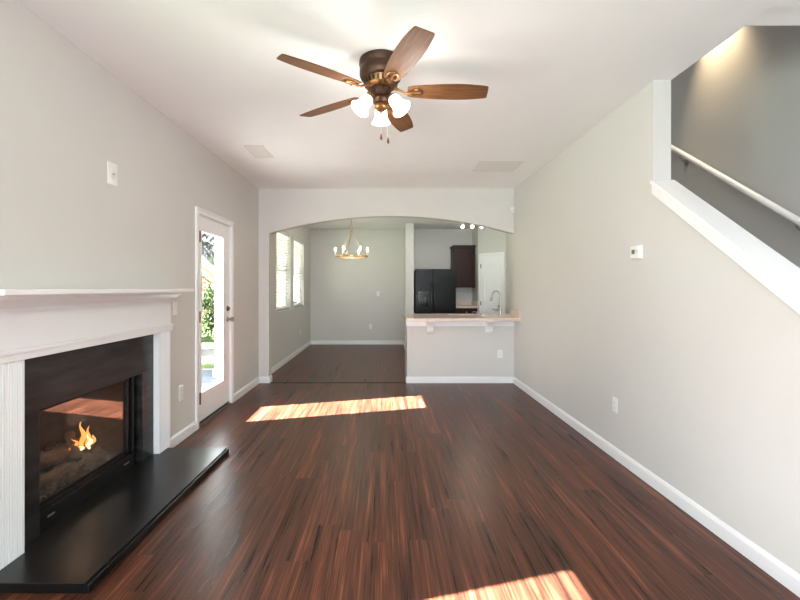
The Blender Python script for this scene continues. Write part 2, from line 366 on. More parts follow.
MB().lathe([(.030, 0), (.030, .008), (.024, .014), (0, .015)], T).box(xd1+.014, xd1+.028, 4.82, 4.83, 1.09, 1.12).build('deadbolt', 'hinge', d1, smooth=True, label='bronze deadbolt turn')

# ------------------------------------------------------------------ windows with blinds
def window(name, W):
    y0, y1, z0, z1 = W
    e = bpy.data.objects.new(name, None); C.objects.link(e); e.location = (XL-.1, (y0+y1)/2, z0); struct(e)
    xo, xi = XL-.125, XL-.085; b = MB(); f = .045
    b.box(xo, xi, y0, y0+f, z0, z1).box(xo, xi, y1-f, y1, z0, z1).box(xo, xi, y0+f, y1-f, z0, z0+f).box(xo, xi, y0+f, y1-f, z1-f, z1)
    zm = (z0+z1)/2; b.box(xo, xi, y0+f, y1-f, zm-.025, zm+.025)
    b.build('window_frame', 'white', e, bevel=.003)
    MB().box(xo+.012, xo+.017, y0+f, y1-f, z0+f, z1-f).build('window_pane', 'glass', e)
    MB().box(XL-.085, XL+.025, y0-.02, y1+.02, z0-.02, z0).build('window_sill', 'white', e, bevel=.003)
    return e
window('window_1', W1); window('window_2', W2); window('window_3', W3)
def blind(W, label):
    y0, y1, z0, z1 = W; xb = XL-.045
    e = thing('window_blind', label, 'blind', (xb, (y0+y1)/2, z1), 'white slatted blinds in the dining room windows')
    MB().box(xb-.028, xb+.03, y0+.006, y1-.006, z1-.055, z1-.002).build('headrail', 'white', e, bevel=.003)
    b = MB(); z = z1-.085; a = math.radians(-14)
    while z > z0+.05:
        T = Matrix.Translation((xb, 0, z)) @ Matrix.Rotation(a, 4, 'Y')
        b.box(-.024, .024, y0+.008, y1-.008, -.0014, .0014, T); z -= .047
    o = b.build('slats', 'blind', e)
    MB().box(xb-.022, xb+.022, y0+.008, y1-.008, z0+.012, z0+.034).build('bottom_rail', 'blind', e, bevel=.003)
    for yy in (y0+.14, y1-.14):
        MB().box(xb+.0235, xb+.0245, yy-.004, yy+.004, z0+.03, z1-.05).build('ladder_tape', 'blind', e)
    MB().tube([(xb+.035, y0+.07, z1-.06), (xb+.036, y0+.07, z1-.75)], .004, 8).build('tilt_wand', 'plastic', e)
blind(W1, 'white slatted blind in the dining window nearer the arch')
blind(W2, 'white slatted blind in the dining window nearer the back corner')

# ------------------------------------------------------------------ fireplace surround
fp = thing('fireplace_mantel', 'white painted wooden fireplace mantel with fluted legs on the left wall', 'mantel', (XL, 2.69, 0))
xf = -1.763; la0, la1 = 1.903, 2.073; lb0, lb1 = 3.309, 3.477; ZT = .99
hz0 = .046
def leg(y0, y1):
    b = MB(); prof = [(XL-.02, y0), (XL-.02, y1), (xf-.006, y1)]
    pts = []
    n = 10; m_ = .014; wv = (y1-y0-2*m_)/n
    pts.append((xf, y1)); 
    for k in range(n):
        ye = y1-m_-k*wv
        pts += [(xf, ye-.002), (xf-.0035, ye-.004), (xf-.0035, ye-wv+.005), (xf, ye-wv+.003)]
    pts.append((xf, y0))
    poly = [(XL-.02, y0)]+[(XL-.02, y1)]+pts
    b.prism([(x, y, hz0+.001) for x, y in poly], (0, 0, ZT-hz0-.001))
    return b.build('leg', 'white', fp)
leg(la0, la1); leg(lb0, lb1)
MB().box(XL-.02, xf+.002, la0-.02, lb1+.005, ZT+.055, 1.262).build('frieze', 'white', fp, bevel=.002)
b = MB().box(XL-.02, xf+.012, la0-.03, lb1+.012, ZT, ZT+.055); b.box(xf+.012, xf+.018, la0-.035, lb1+.018, ZT+.035, ZT+.055)
b.build('architrave', 'white', fp, bevel=.003)
# bed moulding swept along the front and the return end
b = MB(); prof = [(0, 1.225), (.012, 1.225), (.014, 1.24), (.03, 1.262), (.05, 1.28), (.058, 1.285), (.058, 1.305), (0, 1.305)]
ye = lb1+.005; xo = xf+.002; y_n = la0-.02
front = [(xo+p, z) for p, z in prof]
ra = [b.bm.verts.new((xo+p, y_n-p, z)) for p, z in prof]; rb = [b.bm.verts.new((xo+p, ye+p, z)) for p, z in prof]; rc = [b.bm.verts.new((XL-.001, ye+p, z)) for p, z in prof]; rd = [b.bm.verts.new((XL-.001, y_n-p, z)) for p, z in prof]
for A, B in ((rd, ra), (ra, rb), (rb, rc)):
    for k in range(len(prof)-1): b.bm.faces.new((A[k], A[k+1], B[k+1], B[k]))
b.build('bed_moulding', 'white', fp)
MB().box(XL+.0, -1.61, la0-.11, 3.575, 1.305, 1.332).build('mantel_shelf', 'white', fp, bevel=.005, seg=3)
# black surround
xt = -1.81
sr = thing('fireplace_surround', 'black painted slab surround framing the firebox between the white mantel legs', 'fireplace surround', (xt, 2.69, 0))
ty0, ty1 = la1-.03, lb0+.03; oy0, oy1, oz = 2.222, 3.163, .703
MB().box(xt-.1, xt, ty0, ty1, oz, ZT+.015).build('top_slab', 'black_tile', sr, bevel=.002)
MB().box(xt-.1, xt, ty0, oy0, hz0, oz).build('side_slab', 'black_tile', sr, bevel=.002)
MB().box(xt-.1, xt, oy1, ty1, hz0, oz).build('side_slab', 'black_tile', sr, bevel=.002)
# hearth
he = thing('hearth', 'low black hearth slab on the floor in front of the fireplace', 'hearth', (-1.55, 2.65, 0))
MB().prism([(xt-.1, 1.86, 0), (-1.318, 1.86, 0), (-1.289, 3.44, 0), (XL+.0165, 3.44, 0), (xt+.03, 3.33, 0), (xt-.1, 3.33, 0)], (0, 0, hz0)).build('slab', 'hearth', he, bevel=.003)
MB().prism([(-1.315, 1.86, 0), (-1.300, 1.86, 0), (-1.271, 3.444, 0), (-1.286, 3.444, 0)], (0, 0, hz0-.008)).build('front_trim', 'black_metal', he, bevel=.003)
# firebox insert
ins = thing('fireplace_insert', 'black gas fireplace insert with a glass front and burning log set', 'fireplace', (-1.9, 2.69, hz0))
xg = -1.872
b = MB()
b.box(-2.42, -2.40, oy0, oy1, hz0, oz).box(-2.40, xg-.012, oy0-.0, oy0+.02, hz0, oz).box(-2.40, xg-.012, oy1-.02, oy1, hz0, oz).box(-2.40, xg-.012, oy0+.02, oy1-.02, oz-.02, oz).box(-2.40, xg-.012, oy0+.02, oy1-.02, hz0, .15)
b.build('firebox', 'soot', ins)
b = MB(); gy_0, gy_1, gz_0, gz_1 = 2.262, 3.06, .172, .668
b.box(xg-.012, xg, oy0, gy_0, hz0, oz).box(xg-.012, xg, gy_1, oy1, hz0, oz).box(xg-.012, xg, gy_0, gy_1, gz_1, oz).box(xg-.012, xg, gy_0, gy_1, .15, gz_0)
b.box(xg, xg+.03, gy_1+.035, gy_1+.05, hz0, oz).box(xg, xg+.012, gy_1, gy_1+.02, .15, oz)
b.build('face_frame', 'black_metal', ins, bevel=.002)
MB().box(xg-.009, xg-.005, gy_0, gy_1, gz_0, gz_1).build('glass_front', 'fireglass', ins)
b = MB().box(xg-.012, xg+.03, oy0, gy_1+.035, hz0, .125).box(xg, xg+.045, oy0, gy_1+.035, .125, .145)
b.build('lower_access_panel', 'black_metal', ins, bevel=.003)
MB().box(xg+.03, xg+.033, 2.31, 2.36, .088, .098).build('maker_tag', 'silver', ins, label='small silver tag')
MB().box(xg+.03, xg+.033, 2.99, 3.05, .088, .098).build('maker_tag', 'silver', ins, label='small silver tag')
# ember bed + logs + flames
b = MB()
for i in range(260):
    x = random.uniform(-2.36, xg-.04); y = random.uniform(2.27, 3.1); r = random.uniform(.012, .03)
    T = Matrix.Translation((x, y, .15+random.uniform(0, .03)+(.05 if x < -2.1 else 0))) @ Matrix.Rotation(random.random()*6, 4, (random.random(), random.random(), 1)) @ Matrix.Diagonal((1, 1.3, .8, 1))
    bmesh.ops.create_icosphere(b.bm, subdivisions=1, radius=r, matrix=T)
eb = b.build('ember_bed', 'ember', ins); eb['kind'] = 'stuff'
for (p, q, r) in (((-2.2, 2.35, .25), (-2.14, 3.02, .24), .05), ((-2.02, 2.42, .21), (-1.98, 2.86, .2), .038), ((-2.2, 2.5, .3), (-1.96, 2.72, .27), .033), ((-2.2, 2.95, .32), (-1.98, 2.72, .25), .03)):
    P, Q = Vector(p), Vector(q); n = 10; b = MB()
    b.tube([P.lerp(Q, k/n)+Vector((0, 0, .012*math.sin(k*1.7))) for k in range(n+1)], [r*(1+.14*math.sin(k*2.3+p[0]*9)) for k in range(n+1)], 12)
    b.build('log', 'log', ins, smooth=True)
def flame(b, x, y, z, h, r, s):
    n = 9; b.tube([(x+.012*math.sin(k*.9+s), y+.02*math.sin(k*.7+s*2)*(k/n), z+h*k/n) for k in range(n+1)], [max(.0015, r*(math.sin(PI*min(1, (k/n)*.75+.22))**1.3)) for k in range(n+1)], 10)
b = MB()
for (y, h, r, s) in ((2.74, .06, .010, 1), (2.81, .10, .013, 2), (2.885, .19, .016, 3.1), (2.94, .14, .014, 4), (2.99, .07, .010, 5), (2.69, .05, .008, .3)): flame(b, -2.06, y, .24, h, r, s)
b.build('flame', 'flame', ins, smooth=True, label='orange flames')
b = MB()
for (y, h, r, s) in ((2.82, .05, .009, 2), (2.905, .10, .012, 3.1), (2.76, .03, .008, 1)): flame(b, -2.025, y, .24, h, r, s)
b.build('flame_core', 'flame_core', ins, smooth=True, label='pale yellow flame cores')
pl = bpy.data.lights.new('fire_glow', 'POINT'); pl.energy = .5; pl.color = (1, .6, .35); pl.shadow_soft_size = .06
po = bpy.data.objects.new('fire_glow', pl); C.objects.link(po); po.location = (-1.95, 2.7, .52)

# ------------------------------------------------------------------ wall plates
def plate_T(p, n):   # local: x = right, y = up, z = out of wall
    z = Vector(n); y = Vector((0, 0, 1)); x = y.cross(z); m_ = Matrix((x, y, z)).transposed().to_4x4(); m_.translation = Vector(p); return m_
def outlet(p, n, label, w=.07, h=.115, group='white duplex wall outlets'):
    T = plate_T(p, n); e = thing('wall_outlet', label, 'outlet', p)
    MB().box(-w/2, w/2, -h/2, h/2, 0, .006, T).build('cover_plate', 'plastic', e, bevel=.002)
    for s in (-1, 1):
        r = MB().box(-.017, .017, s*.02-.0135, s*.02+.0135, .006, .0085, T).build('receptacle', 'plastic', e, bevel=.0015)
        MB().box(-.008, -.006, s*.02-.004, s*.02+.006, .0085, .0088, T).box(.006, .008, s*.02-.004, s*.02+.006, .0085, .0088, T).box(-.002, .002, s*.02-.01, s*.02-.006, .0085, .0088, T).build('slots', 'slot', r)
    return e
outlet((XL, 3.72, .42), (1, 0, 0), 'white outlet low on the left wall between fireplace and patio door', .07, .13)
outlet((XR, 3.34, .42), (-1, 0, 0), 'white outlet low on the long right wall')
outlet((1.607, YA, .41), (0, -1, 0), 'white outlet on the half wall below the breakfast bar')
outlet((-.37, YE, .42), (0, -1, 0), 'white outlet on the dining room back wall')
outlet((XL, 8.9, .42), (1, 0, 0), 'white outlet low on the dining room window wall')
def switch(p, n, label, w=.07, h=.115):
    T = plate_T(p, n); e = thing('light_switch', label, 'light switch', p)
    MB().box(-w/2, w/2, -h/2, h/2, 0, .006, T).build('cover_plate', 'plastic', e, bevel=.002)
    MB().box(-.016, .016, -.033, .033, .006, .009, T).build('rocker', 'plastic', e, bevel=.0015)
switch((XL, 3.61, 1.165), (1, 0, 0), 'white rocker light switch on the left wall just under the mantel shelf end')
switch((-.19, YE, 1.2), (0, -1, 0), 'small white light switch on the dining room back wall')
T = plate_T((XL, 2.785, 2.085), (1, 0, 0)); e = thing('cable_plate', 'white blank cable plate high on the wall above the mantel', 'wall plate', (XL, 2.785, 2.085))
MB().box(-.047, .047, -.072, .072, 0, .007, T).build('cover_plate', 'plastic', e, bevel=.002)
MB().box(-.02, .02, -.036, .036, .007, .0095, T).build('insert_panel', 'plastic', e, bevel=.0015)
MB().lathe([(.007, .0095), (.007, .013), (.004, .014), (.004, .018)], T, 12).build('coax_jack', 'nickel', e, label='metal coax jack')
# thermostat
T = plate_T((XR, 3.04, 1.593), (-1, 0, 0)); e = thing('thermostat', 'white square thermostat on the long right wall', 'thermostat', (XR, 3.04, 1.593))
MB().box(-.058, .058, -.05, .05, 0, .008, T).build('back_plate', 'plastic', e, bevel=.004)
MB().box(-.05, .05, -.045, .045, .008, .028, T).build('housing', 'plastic', e, bevel=.006, seg=3)
MB().box(-.032, .006, -.012, .02, .028, .0288, T).build('display', 'lcd', e, label='grey display')
for (u, v) in ((.026, .014), (.026, -.006), (.014, .004), (.038, .004)): MB().box(u-.004, u+.004, v-.004, v+.004, .028, .030, T).build('button', 'nickel', e, bevel=.001)
# motion sensor in the corner
e = thing('motion_sensor', 'small white motion sensor in the corner beside the arch', 'motion sensor', (XR-.02, YA-.02, 2.43))
T = Matrix.Translation((XR-.024, YA-.024, 2.43)) @ Matrix.Rotation(math.radians(-45), 4, 'Z')
MB().box(-.026, .026, -.022, .012, -.045, .045, T).build('housing', 'plastic', e, bevel=.008, seg=3)
MB().box(-.018, .018, -.026, -.021, -.03, .0, T).build('lens', 'candle', e, bevel=.002)

# ------------------------------------------------------------------ ceiling vents
def vent(x0, x1, y0, y1, label, nsl, name, cat, tilt=-30):
    e = thing(name, label, cat, ((x0+x1)/2, (y0+y1)/2, H))
    b = MB(); f = .022; z0, z1 = H-.008, H
    b.box(x0, x1, y0, y0+f, z0, z1).box(x0, x1, y1-f, y1, z0, z1).box(x0, x0+f, y0+f, y1-f, z0, z1).box(x1-f, x1, y0+f, y1-f, z0, z1)
    b.build('frame', 'vent', e, bevel=.002)
    MB().box(x0+f, x1-f, y0+f, y1-f, H-.0015, H).build('backing', 'vent_dark', e)
    b = MB()
    for k in range(nsl):
        yy = y0+f+(y1-y0-2*f)*(k+.5)/nsl; T = Matrix.Translation((0, yy, H-.006)) @ Matrix.Rotation(math.radians(tilt), 4, 'X')
        b.box(x0+f, x1-f, -.0075, .0075, -.0008, .0008, T)
    b.build('louvres', 'vent', e)
vent(-1.40, -1.20, 4.18, 4.56, 'small white louvred ceiling vent above the patio door side', 12, 'ceiling_vent', 'vent', -20)
vent(1.03, 1.52, 4.68, 5.09, 'wide white return air grille in the ceiling near the right wall', 22, 'return_air_grille', 'vent')

# ------------------------------------------------------------------ ceiling fan
FX, FY = -.032, 2.62; ZB = 2.55
fan = thing('ceiling_fan', 'dark bronze ceiling fan with five walnut blades and three lit glass shades', 'ceiling fan', (FX, FY, H))
TF = Matrix.Translation((FX, FY, 0))
MB().lathe([(.10, H), (.132, H-.004), (.134, H-.03), (.126, H-.045), (.126, H-.052), (.131, H-.06), (.131, H-.095), (.122, H-.115), (.10, H-.125)], TF, 40).build('motor_housing', 'bronze', fan, smooth=True)
b = MB().lathe([(.09, H-.12), (.105, H-.125), (.096, H-.16), (.075, H-.175), (.06, H-.178)], TF, 40)
b.build('vented_band', 'brass', fan, smooth=True)
b = MB()
for k in range(22):
    a = 2*PI*k/22; T = TF @ Matrix.Rotation(a, 4, 'Z') @ Matrix.Translation((.1005, 0, H-.143)) @ Matrix.Rotation(math.radians(14), 4, 'Y')
    b.box(-.001, .004, -.006, .006, -.014, .014, T)
b.build('band_slots', 'black_metal', fan)
MB().lathe([(.062, H-.175), (.066, H-.19), (.062, H-.21), (.045, H-.222), (.05, H-.232), (.055, H-.245), (.045, H-.262), (.03, H-.27)], TF, 32).build('switch_housing', 'bronze', fan, smooth=True)
MB().lathe([(.03, H-.268), (.038, H-.28), (.036, H-.298), (.02, H-.312), (.008, H-.318), (.009, H-.326), (0, H-.33)], TF, 24).build('bottom_finial', 'brass', fan, smooth=True)
def blade_mesh(b, T):
    L0, L1 = .165, .66
    out = []
    prof = [(0, .040), (.03, .050), (.1, .060), (.2, .068), (.3, .071), (.38, .068), (.44, .061), (.478, .055)]
    top = [(L0+s, wv) for s, wv in prof]; top += [(L1-.008, .053), (L1-.002, .050), (L1+.001, .044), (L1+.002, 0)]
    pts = top+[(x, -y) for x, y in reversed(top[:-1])]
    # tip corners slightly raked
    pts = [(x+(.10*y if x > L1-.03 else 0), y) for x, y in pts]
    b.prism([T @ Vector((x, y, -.003)) for x, y in pts], (T.to_3x3() @ Vector((0, 0, .006))))
PH = 3.788
for k in range(5):
    a = PH-k*2*PI/5; T = TF @ Matrix.Translation((0, 0, ZB)) @ Matrix.Rotation(a, 4, 'Z')
    TB = T @ Matrix.Rotation(math.radians(-13), 4, 'X')
    b = MB(); blade_mesh(b, Matrix.Translation((k*3.0, 0, 0))); bl = b.build('blade', 'blade', fan, bevel=.002)
    for v_ in bl.data.vertices: v_.co.x -= k*3.0
    bl.matrix_basis = TB
    b = MB()   # blade iron
    b.tube([T @ Vector(p) for p in ((.085, 0, .02), (.12, 0, .004), (.15, .0, -.012), (.175, 0, -.012))], [.011, .007, .007, .009], 10)
    ring = [TB @ Vector((.222+.034*math.cos(t), .03*math.sin(t), -.008)) for t in [2*PI*i/20 for i in range(21)]]
    b.tube(ring, .0045, 8)
    b.tube([TB @ Vector((.17, 0, -.009)), TB @ Vector((.225, 0, -.009)), TB @ Vector((.25, 0, -.009))], [.008, .006, .005], 8)
    for (u, v) in ((.2, .022), (.2, -.022), (.25, 0)): b.lathe([(.006, 0), (.006, -.006), (0, -.007)], TB @ Matrix.Translation((u, v, -.01)), 10)
    b.build('blade_iron', 'brass', fan, smooth=True, label='aged brass blade bracket')
for k, a in enumerate((PI/2, PI/2+2*PI/3, PI/2+4*PI/3)):
    T = TF @ Matrix.Rotation(a, 4, 'Z')
    MB().tube([T @ Vector(p) for p in ((.04, 0, H-.245), (.065, 0, H-.243), (.082, 0, H-.25))], [.008, .008, .014], 10).build('lamp_arm', 'brass', fan, smooth=True)
    TS = T @ Matrix.Translation((.072, 0, H-.235)) @ Matrix.Rotation(math.radians(180-38), 4, 'Y')
    MB().lathe([(.02, 0), (.026, .004), (.027, .02), (.022, .022)], TS, 20).build('socket_cup', 'brass', fan, smooth=True)
    pr = [(.024, .018), (.032, .024), (.037, .04), (.038, .058), (.040, .078), (.046, .098), (.056, .115), (.060, .12), (.057, .12), (.043, .098), (.037, .078), (.035, .058), (.033, .04), (.02, .03)]
    MB().lathe(pr, TS, 32).build('glass_shade', 'lit_glass', fan, smooth=True, label='glowing white bell glass shade')
    ld = bpy.data.lights.new('fan_lamp', 'POINT'); ld.energy = 3.3; ld.color = (1, .95, .9); ld.shadow_soft_size = .07
    lo = bpy.data.objects.new('fan_lamp', ld); C.objects.link(lo); lo.location = TS @ Vector((0, 0, .16))
for (dx, dy, zb) in ((.003, -.03, 2.285), (.045, -.03, 2.262)):
    b = MB().tube([(FX+dx*.6, FY+dy, H-.25), (FX+dx, FY+dy, zb)], .0012, 6)
    b.build('pull_chain', 'bronze', fan)
    MB().lathe([(.001, .0), (.006, -.006), (.0075, -.02), (.0075, -.036), (.004, -.044), (0, -.045)], Matrix.Translation((FX+dx, FY+dy, zb)), 14).build('chain_weight', 'bronze', fan, smooth=True)

# ------------------------------------------------------------------ chandelier
CX, CY, CZ, CR = -.66, 8.1, 1.935, .305
ch = thing('chandelier', 'champagne brass ring chandelier with six lit candle bulbs in the dining room', 'chandelier', (CX, CY, H))
TC = Matrix.Translation((CX, CY, 0))
MB().lathe([(.0, H), (.06, H), (.06, H-.012), (.02, H-.022), (0, H-.024)], TC, 24).build('canopy', 'gold', ch, smooth=True)
MB().tube([(CX, CY, H-.02), (CX, CY, 2.44)], .007, 10).lathe([(.004, 2.45), (.02, 2.44), (.02, 2.415), (.004, 2.40)], TC, 16).build('stem', 'gold', ch, smooth=True)
b = MB(); n = 48
ringp = [(CR+.012, CZ-.014), (CR+.012, CZ+.014), (CR-.012, CZ+.014), (CR-.012, CZ-.014)]
rr = [[b.bm.verts.new((CX+r*math.cos(2*PI*k/n), CY+r*math.sin(2*PI*k/n), z)) for r, z in ringp] for k in range(n)]
for k in range(n):
    A, B = rr[k], rr[(k+1) % n]
    for j in range(4): b.bm.faces.new((A[j], A[(j+1) % 4], B[(j+1) % 4], B[j]))
b.build('ring', 'gold', ch)
for k in range(3):
    a = 2*PI*k/3+.35
    MB().tube([(CX+.01*math.cos(a), CY+.01*math.sin(a), 2.42), (CX+CR*math.cos(a), CY+CR*math.sin(a), CZ+.01)], .005, 8).build('support_rod', 'gold', ch, smooth=True)
for k in range(6):
    a = 2*PI*k/6+.12; T = Matrix.Translation((CX+CR*math.cos(a), CY+CR*math.sin(a), CZ))
    cu = MB().lathe([(.012, .014), (.026, .02), (.026, .026), (.012, .028)], T, 16).build('candle_cup', 'gold', ch, smooth=True)
    MB().lathe([(.011, .028), (.011, .10), (0, .10)], T, 14).build('candle_sleeve', 'candle', cu, smooth=True)
    MB().lathe([(.006, .10), (.013, .113), (.017, .13), (.013, .15), (.004, .172), (0, .175)], T, 14).build('bulb', 'bulb', cu, smooth=True)
ld = bpy.data.lights.new('chandelier_lamp', 'POINT'); ld.energy = 3; ld.color = (1, .86, .68); ld.shadow_soft_size = .25
lo = bpy.data.objects.new('chandelier_lamp', ld); C.objects.link(lo); lo.location = (CX, CY, CZ+.2)

# ------------------------------------------------------------------ breakfast bar + kitchen counter
isl = thing('kitchen_counter', 'beige granite breakfast bar counter on the half wall', 'countertop', (1, 6.2, .9))
sx0, sx1, sy0, sy1 = .95, 1.5, 6.3, 6.66; z0, z1 = .9, .932; x0, x1, y0, y1 = .268, XR-.002, 5.68, 6.73
b = MB().box(x0, x1, y0, sy0, z0, z1).box(x0, x1, sy1, y1, z0, z1).box(x0, sx0, sy0, sy1, z0, z1).box(sx1, x1, sy0, sy1, z0, z1)
bmesh.ops.remove_doubles(b.bm, verts=b.bm.verts[:], dist=1e-5)
b.build('slab', 'granite', isl)
MB().box(x0, x1+.001, y0-.012, y0+.001, z0-.004, z1).build('front_edge', 'granite', isl, bevel=.005, seg=3)
MB().box(XR-.022, XR-.001, 5.68, 6.11, z1, z1+.098).build('side_splash', 'granite', isl, bevel=.003)
MB().box(XK-.021, XK-.001, 6.113, 6.73, z1, z1+.098).box(XR+.001, XK-.001, 6.113, 6.73, z0, z1).build('side_counter', 'granite', isl)
bt = MB().box(HWX-.012, XR-.001, YA-.014, YA, .80, .898).box(HWX-.02, XR-.001, YA-.026, YA, .872, .898); bt = bt.build('trim_3', 'white', bevel=.003); struct(bt)
for i, (xx, lb) in enumerate(((.615, 'white corbel under the bar counter nearer the dining opening'), (1.44, 'white corbel under the bar counter nearer the right wall'))):
    b = MB(); pr = [(0, .898), (-.20, .898), (-.20, .872), (-.17, .862), (-.13, .845), (-.09, .81), (-.075, .77), (-.07, .735), (-.05, .715), (-.03, .70), (0, .70)]
    yw = YA-.0145
    b.prism([(xx-.045, yw+p, z) for p, z in pr], (.09, 0, 0))
    o = b.build('corbel', 'white', bevel=.003); tag(o, lb, 'bracket', 'white corbels under the bar')
# base cabinet under island (kitchen side)
ic = thing('island_cabinet', 'low painted cabinet run behind the half wall under the bar counter', 'cabinet', (1, 6.4, 0))
MB().box(HWX+.002, .9, YB+.001, 6.69, .0, .899).box(.9, 1.55, YB+.001, 6.69, 0, .68).box(1.55, XR, YB+.001, 6.69, 0, .899).build('body', 'wall', ic)
for k in range(3): MB().box(HWX+.03+k*.5, HWX+.5+k*.5, 6.69, 6.71, .12, .86).build('door', 'espresso', ic, bevel=.003)
outlet((HWX+.002, 6.4, .57), (-1, 0, 0), 'white outlet on the end of the bar cabinet facing the dining room')
# sink
sk = thing('kitchen_sink', 'stainless undermount sink set in the bar counter behind the faucet', 'sink', ((sx0+sx1)/2, (sy0+sy1)/2, .7))
b = MB(); b.box(sx0-.003, sx1+.003, sy0-.003, sy1+.003, .70, .705).box(sx0-.003, sx0, sy0, sy1, .705, .9).box(sx1, sx1+.003, sy0, sy1, .705, .9).box(sx0, sx1, sy0-.003, sy0, .705, .9).box(sx0, sx1, sy1, sy1+.003, .705, .9)
b.build('basin', 'steel', sk); MB().lathe([(.04, .705), (.04, .709), (.0, .709)], Matrix.Translation(((sx0+sx1)/2, (sy0+sy1)/2, 0)), 20).build('drain', 'nickel', sk)
# faucet
FQ = Vector((1.69, 6.28, z1)); fa = thing('kitchen_faucet', 'brushed nickel gooseneck faucet standing on the bar counter by the right wall', 'faucet', FQ)
TQ = Matrix.Translation(FQ)
MB().lathe([(.032, 0), (.032, .008), (.024, .016), (.022, .08), (.020, .10), (.014, .108)], TQ, 24).build('body', 'nickel', fa, smooth=True)
d = Vector((-1, .35, 0)).normalized(); pts = [FQ+Vector((0, 0, .10)), FQ+Vector((0, 0, .28))]
for k in range(1, 13):
    t = PI*k/12*.94; pts.append(FQ+d*(.06-.06*math.cos(t))+Vector((0, 0, .28+.085*math.sin(t))))
MB().tube(pts, .015, 14).build('gooseneck', 'nickel', fa, smooth=True)
e_ = pts[-1]; dd = (pts[-1]-pts[-2]).normalized()
MB().tube([e_, e_+dd*.02, e_+dd*.07, e_+dd*.085], [.0135, .017, .021, .018], 14).build('spray_head', 'nickel', fa, smooth=True)
MB().tube([FQ+Vector((0, 0, .07)), FQ+Vector((-.04, -.01, .075)), FQ+Vector((-.13, -.02, .10))], [.011, .009, .006], 10).build('lever_handle', 'nickel', fa, smooth=True)
# soap dish / strainer by sink
SQ = Vector((1.33, 6.22, z1)); sp = thing('soap_dispenser', 'small nickel soap dispenser on the bar counter left of the faucet', 'soap dispenser', SQ)
MB().lathe([(.02, 0), (.02, .006), (.012, .012), (.011, .03), (.013, .036), (.009, .042)], Matrix.Translation(SQ), 16).build('base', 'nickel', sp, smooth=True)
MB().tube([SQ+Vector((0, 0, .04)), SQ+Vector((0, 0, .055)), SQ+Vector((-.03, .02, .058)), SQ+Vector((-.06, .04, .05))], .006, 8).build('spout', 'nickel', sp, smooth=True)

# ------------------------------------------------------------------ refrigerator
fr = thing('refrigerator', 'black side by side refrigerator with a water dispenser', 'refrigerator', (1.08, 9.5, 0))
rx0, rx1, ry = .640, 1.515, 9.2
MB().box(rx0, rx1, ry+.06, 9.9, .02, 1.74).build('cabinet', 'fridge', fr, bevel=.006)
xm = rx0+.375
b = MB(); dx0, dx1, dz0, dz1 = rx0+.06, rx0+.30, .93, 1.27
b.box(rx0, dx0, ry, ry+.055, .1, 1.75).box(dx1, xm-.004, ry, ry+.055, .1, 1.75).box(dx0, dx1, ry, ry+.055, .1, dz0).box(dx0, dx1, ry, ry+.055, dz1, 1.75)
bmesh.ops.remove_doubles(b.bm, verts=b.bm.verts[:], dist=1e-5)
fd = b.build('freezer_door', 'fridge', fr)
MB().box(dx0, dx1, ry+.045, ry+.055, dz0, dz1).box(dx0, dx1, ry+.006, ry+.045, dz0, dz0+.012).build('dispenser_recess', 'fridge_panel', fd)
MB().box(dx0, dx1, ry-.004, ry+.03, dz1-.12, dz1).build('dispenser_panel', 'fridge_panel', fd, bevel=.003)
b = MB()
for k in range(5): b.box(dx0+.03+k*.038, dx0+.055+k*.038, ry-.0055, ry-.004, dz1-.05, dz1-.035)
b.build('dispenser_buttons', 'grey_plastic', fd)
MB().box(dx0+.07, dx0+.10, ry+.01, ry+.04, 1.02, 1.14).box(dx0+.14, dx0+.17, ry+.01, ry+.04, 1.02, 1.14).build('dispenser_paddles', 'grey_plastic', fd, bevel=.004)
rd = MB().box(xm+.004, rx1, ry, ry+.055, .1, 1.75).build('refrigerator_door', 'fridge', fr, bevel=.008, seg=3)
for s, par in ((-1, fd), (1, rd)):
    xh_ = xm+s*.04; b = MB().tube([(xh_, ry, 1.44), (xh_, ry-.04, 1.42), (xh_, ry-.05, 1.36), (xh_, ry-.05, .62), (xh_, ry-.04, .56), (xh_, ry, .54)], .012, 12)
    b.build('handle', 'handle_black', par, smooth=True)
MB().box(rx0+.01, rx1-.01, ry+.04, ry+.06, .02, .09).build('toe_grille', 'black_metal', fr)
# cabinets on kitchen back wall
def panel_door(parent, x0, x1, yf, z0, z1, name='door'):
    d = MB().box(x0, x1, yf, yf+.02, z0, z1).build(name, 'espresso', parent, bevel=.002)
    b = MB(); s = .055
    b.box(x0, x0+s, yf-.008, yf, z0, z1).box(x1-s, x1, yf-.008, yf, z0, z1).box(x0+s, x1-s, yf-.008, yf, z0, z0+s).box(x0+s, x1-s, yf-.008, yf, z1-s, z1)
    b.box(x0+s+.02, x1-s-.02, yf-.006, yf, z0+s+.02, z1-s-.02); b.build('raised_panel', 'espresso', d, bevel=.003)
    return d
uc = thing('wall_cabinet', 'dark espresso wall cabinet with crown moulding beside the refrigerator', 'cabinet', (1.78, 9.75, 1.35))
MB().box(1.535, 2.035, 9.72, YE, 1.35, 2.27).build('body', 'espresso', uc, bevel=.002)
MB().prism([(1.52, 9.69, 2.27), (1.515, 9.67, 2.31), (1.505, 9.66, 2.31), (2.04, 9.66, 2.31), (2.04, 9.69, 2.27)], (0, .0, .001)).box(1.51, 2.04, 9.67, YE-.01, 2.271, 2.30).build('crown_moulding', 'espresso', uc, bevel=.004)
panel_door(uc, 1.54, 2.03, 9.70, 1.36, 2.26)
bc = thing('base_cabinet', 'dark espresso base cabinet with drawer beside the refrigerator', 'cabinet', (1.78, 9.7, 0))
MB().box(1.535, 2.035, 9.46, YE, 0, .89).build('body', 'espresso', bc, bevel=.002)
dr = MB().box(1.54, 2.03, 9.44, 9.46, .73, .87).build('drawer', 'espresso', bc, bevel=.004)
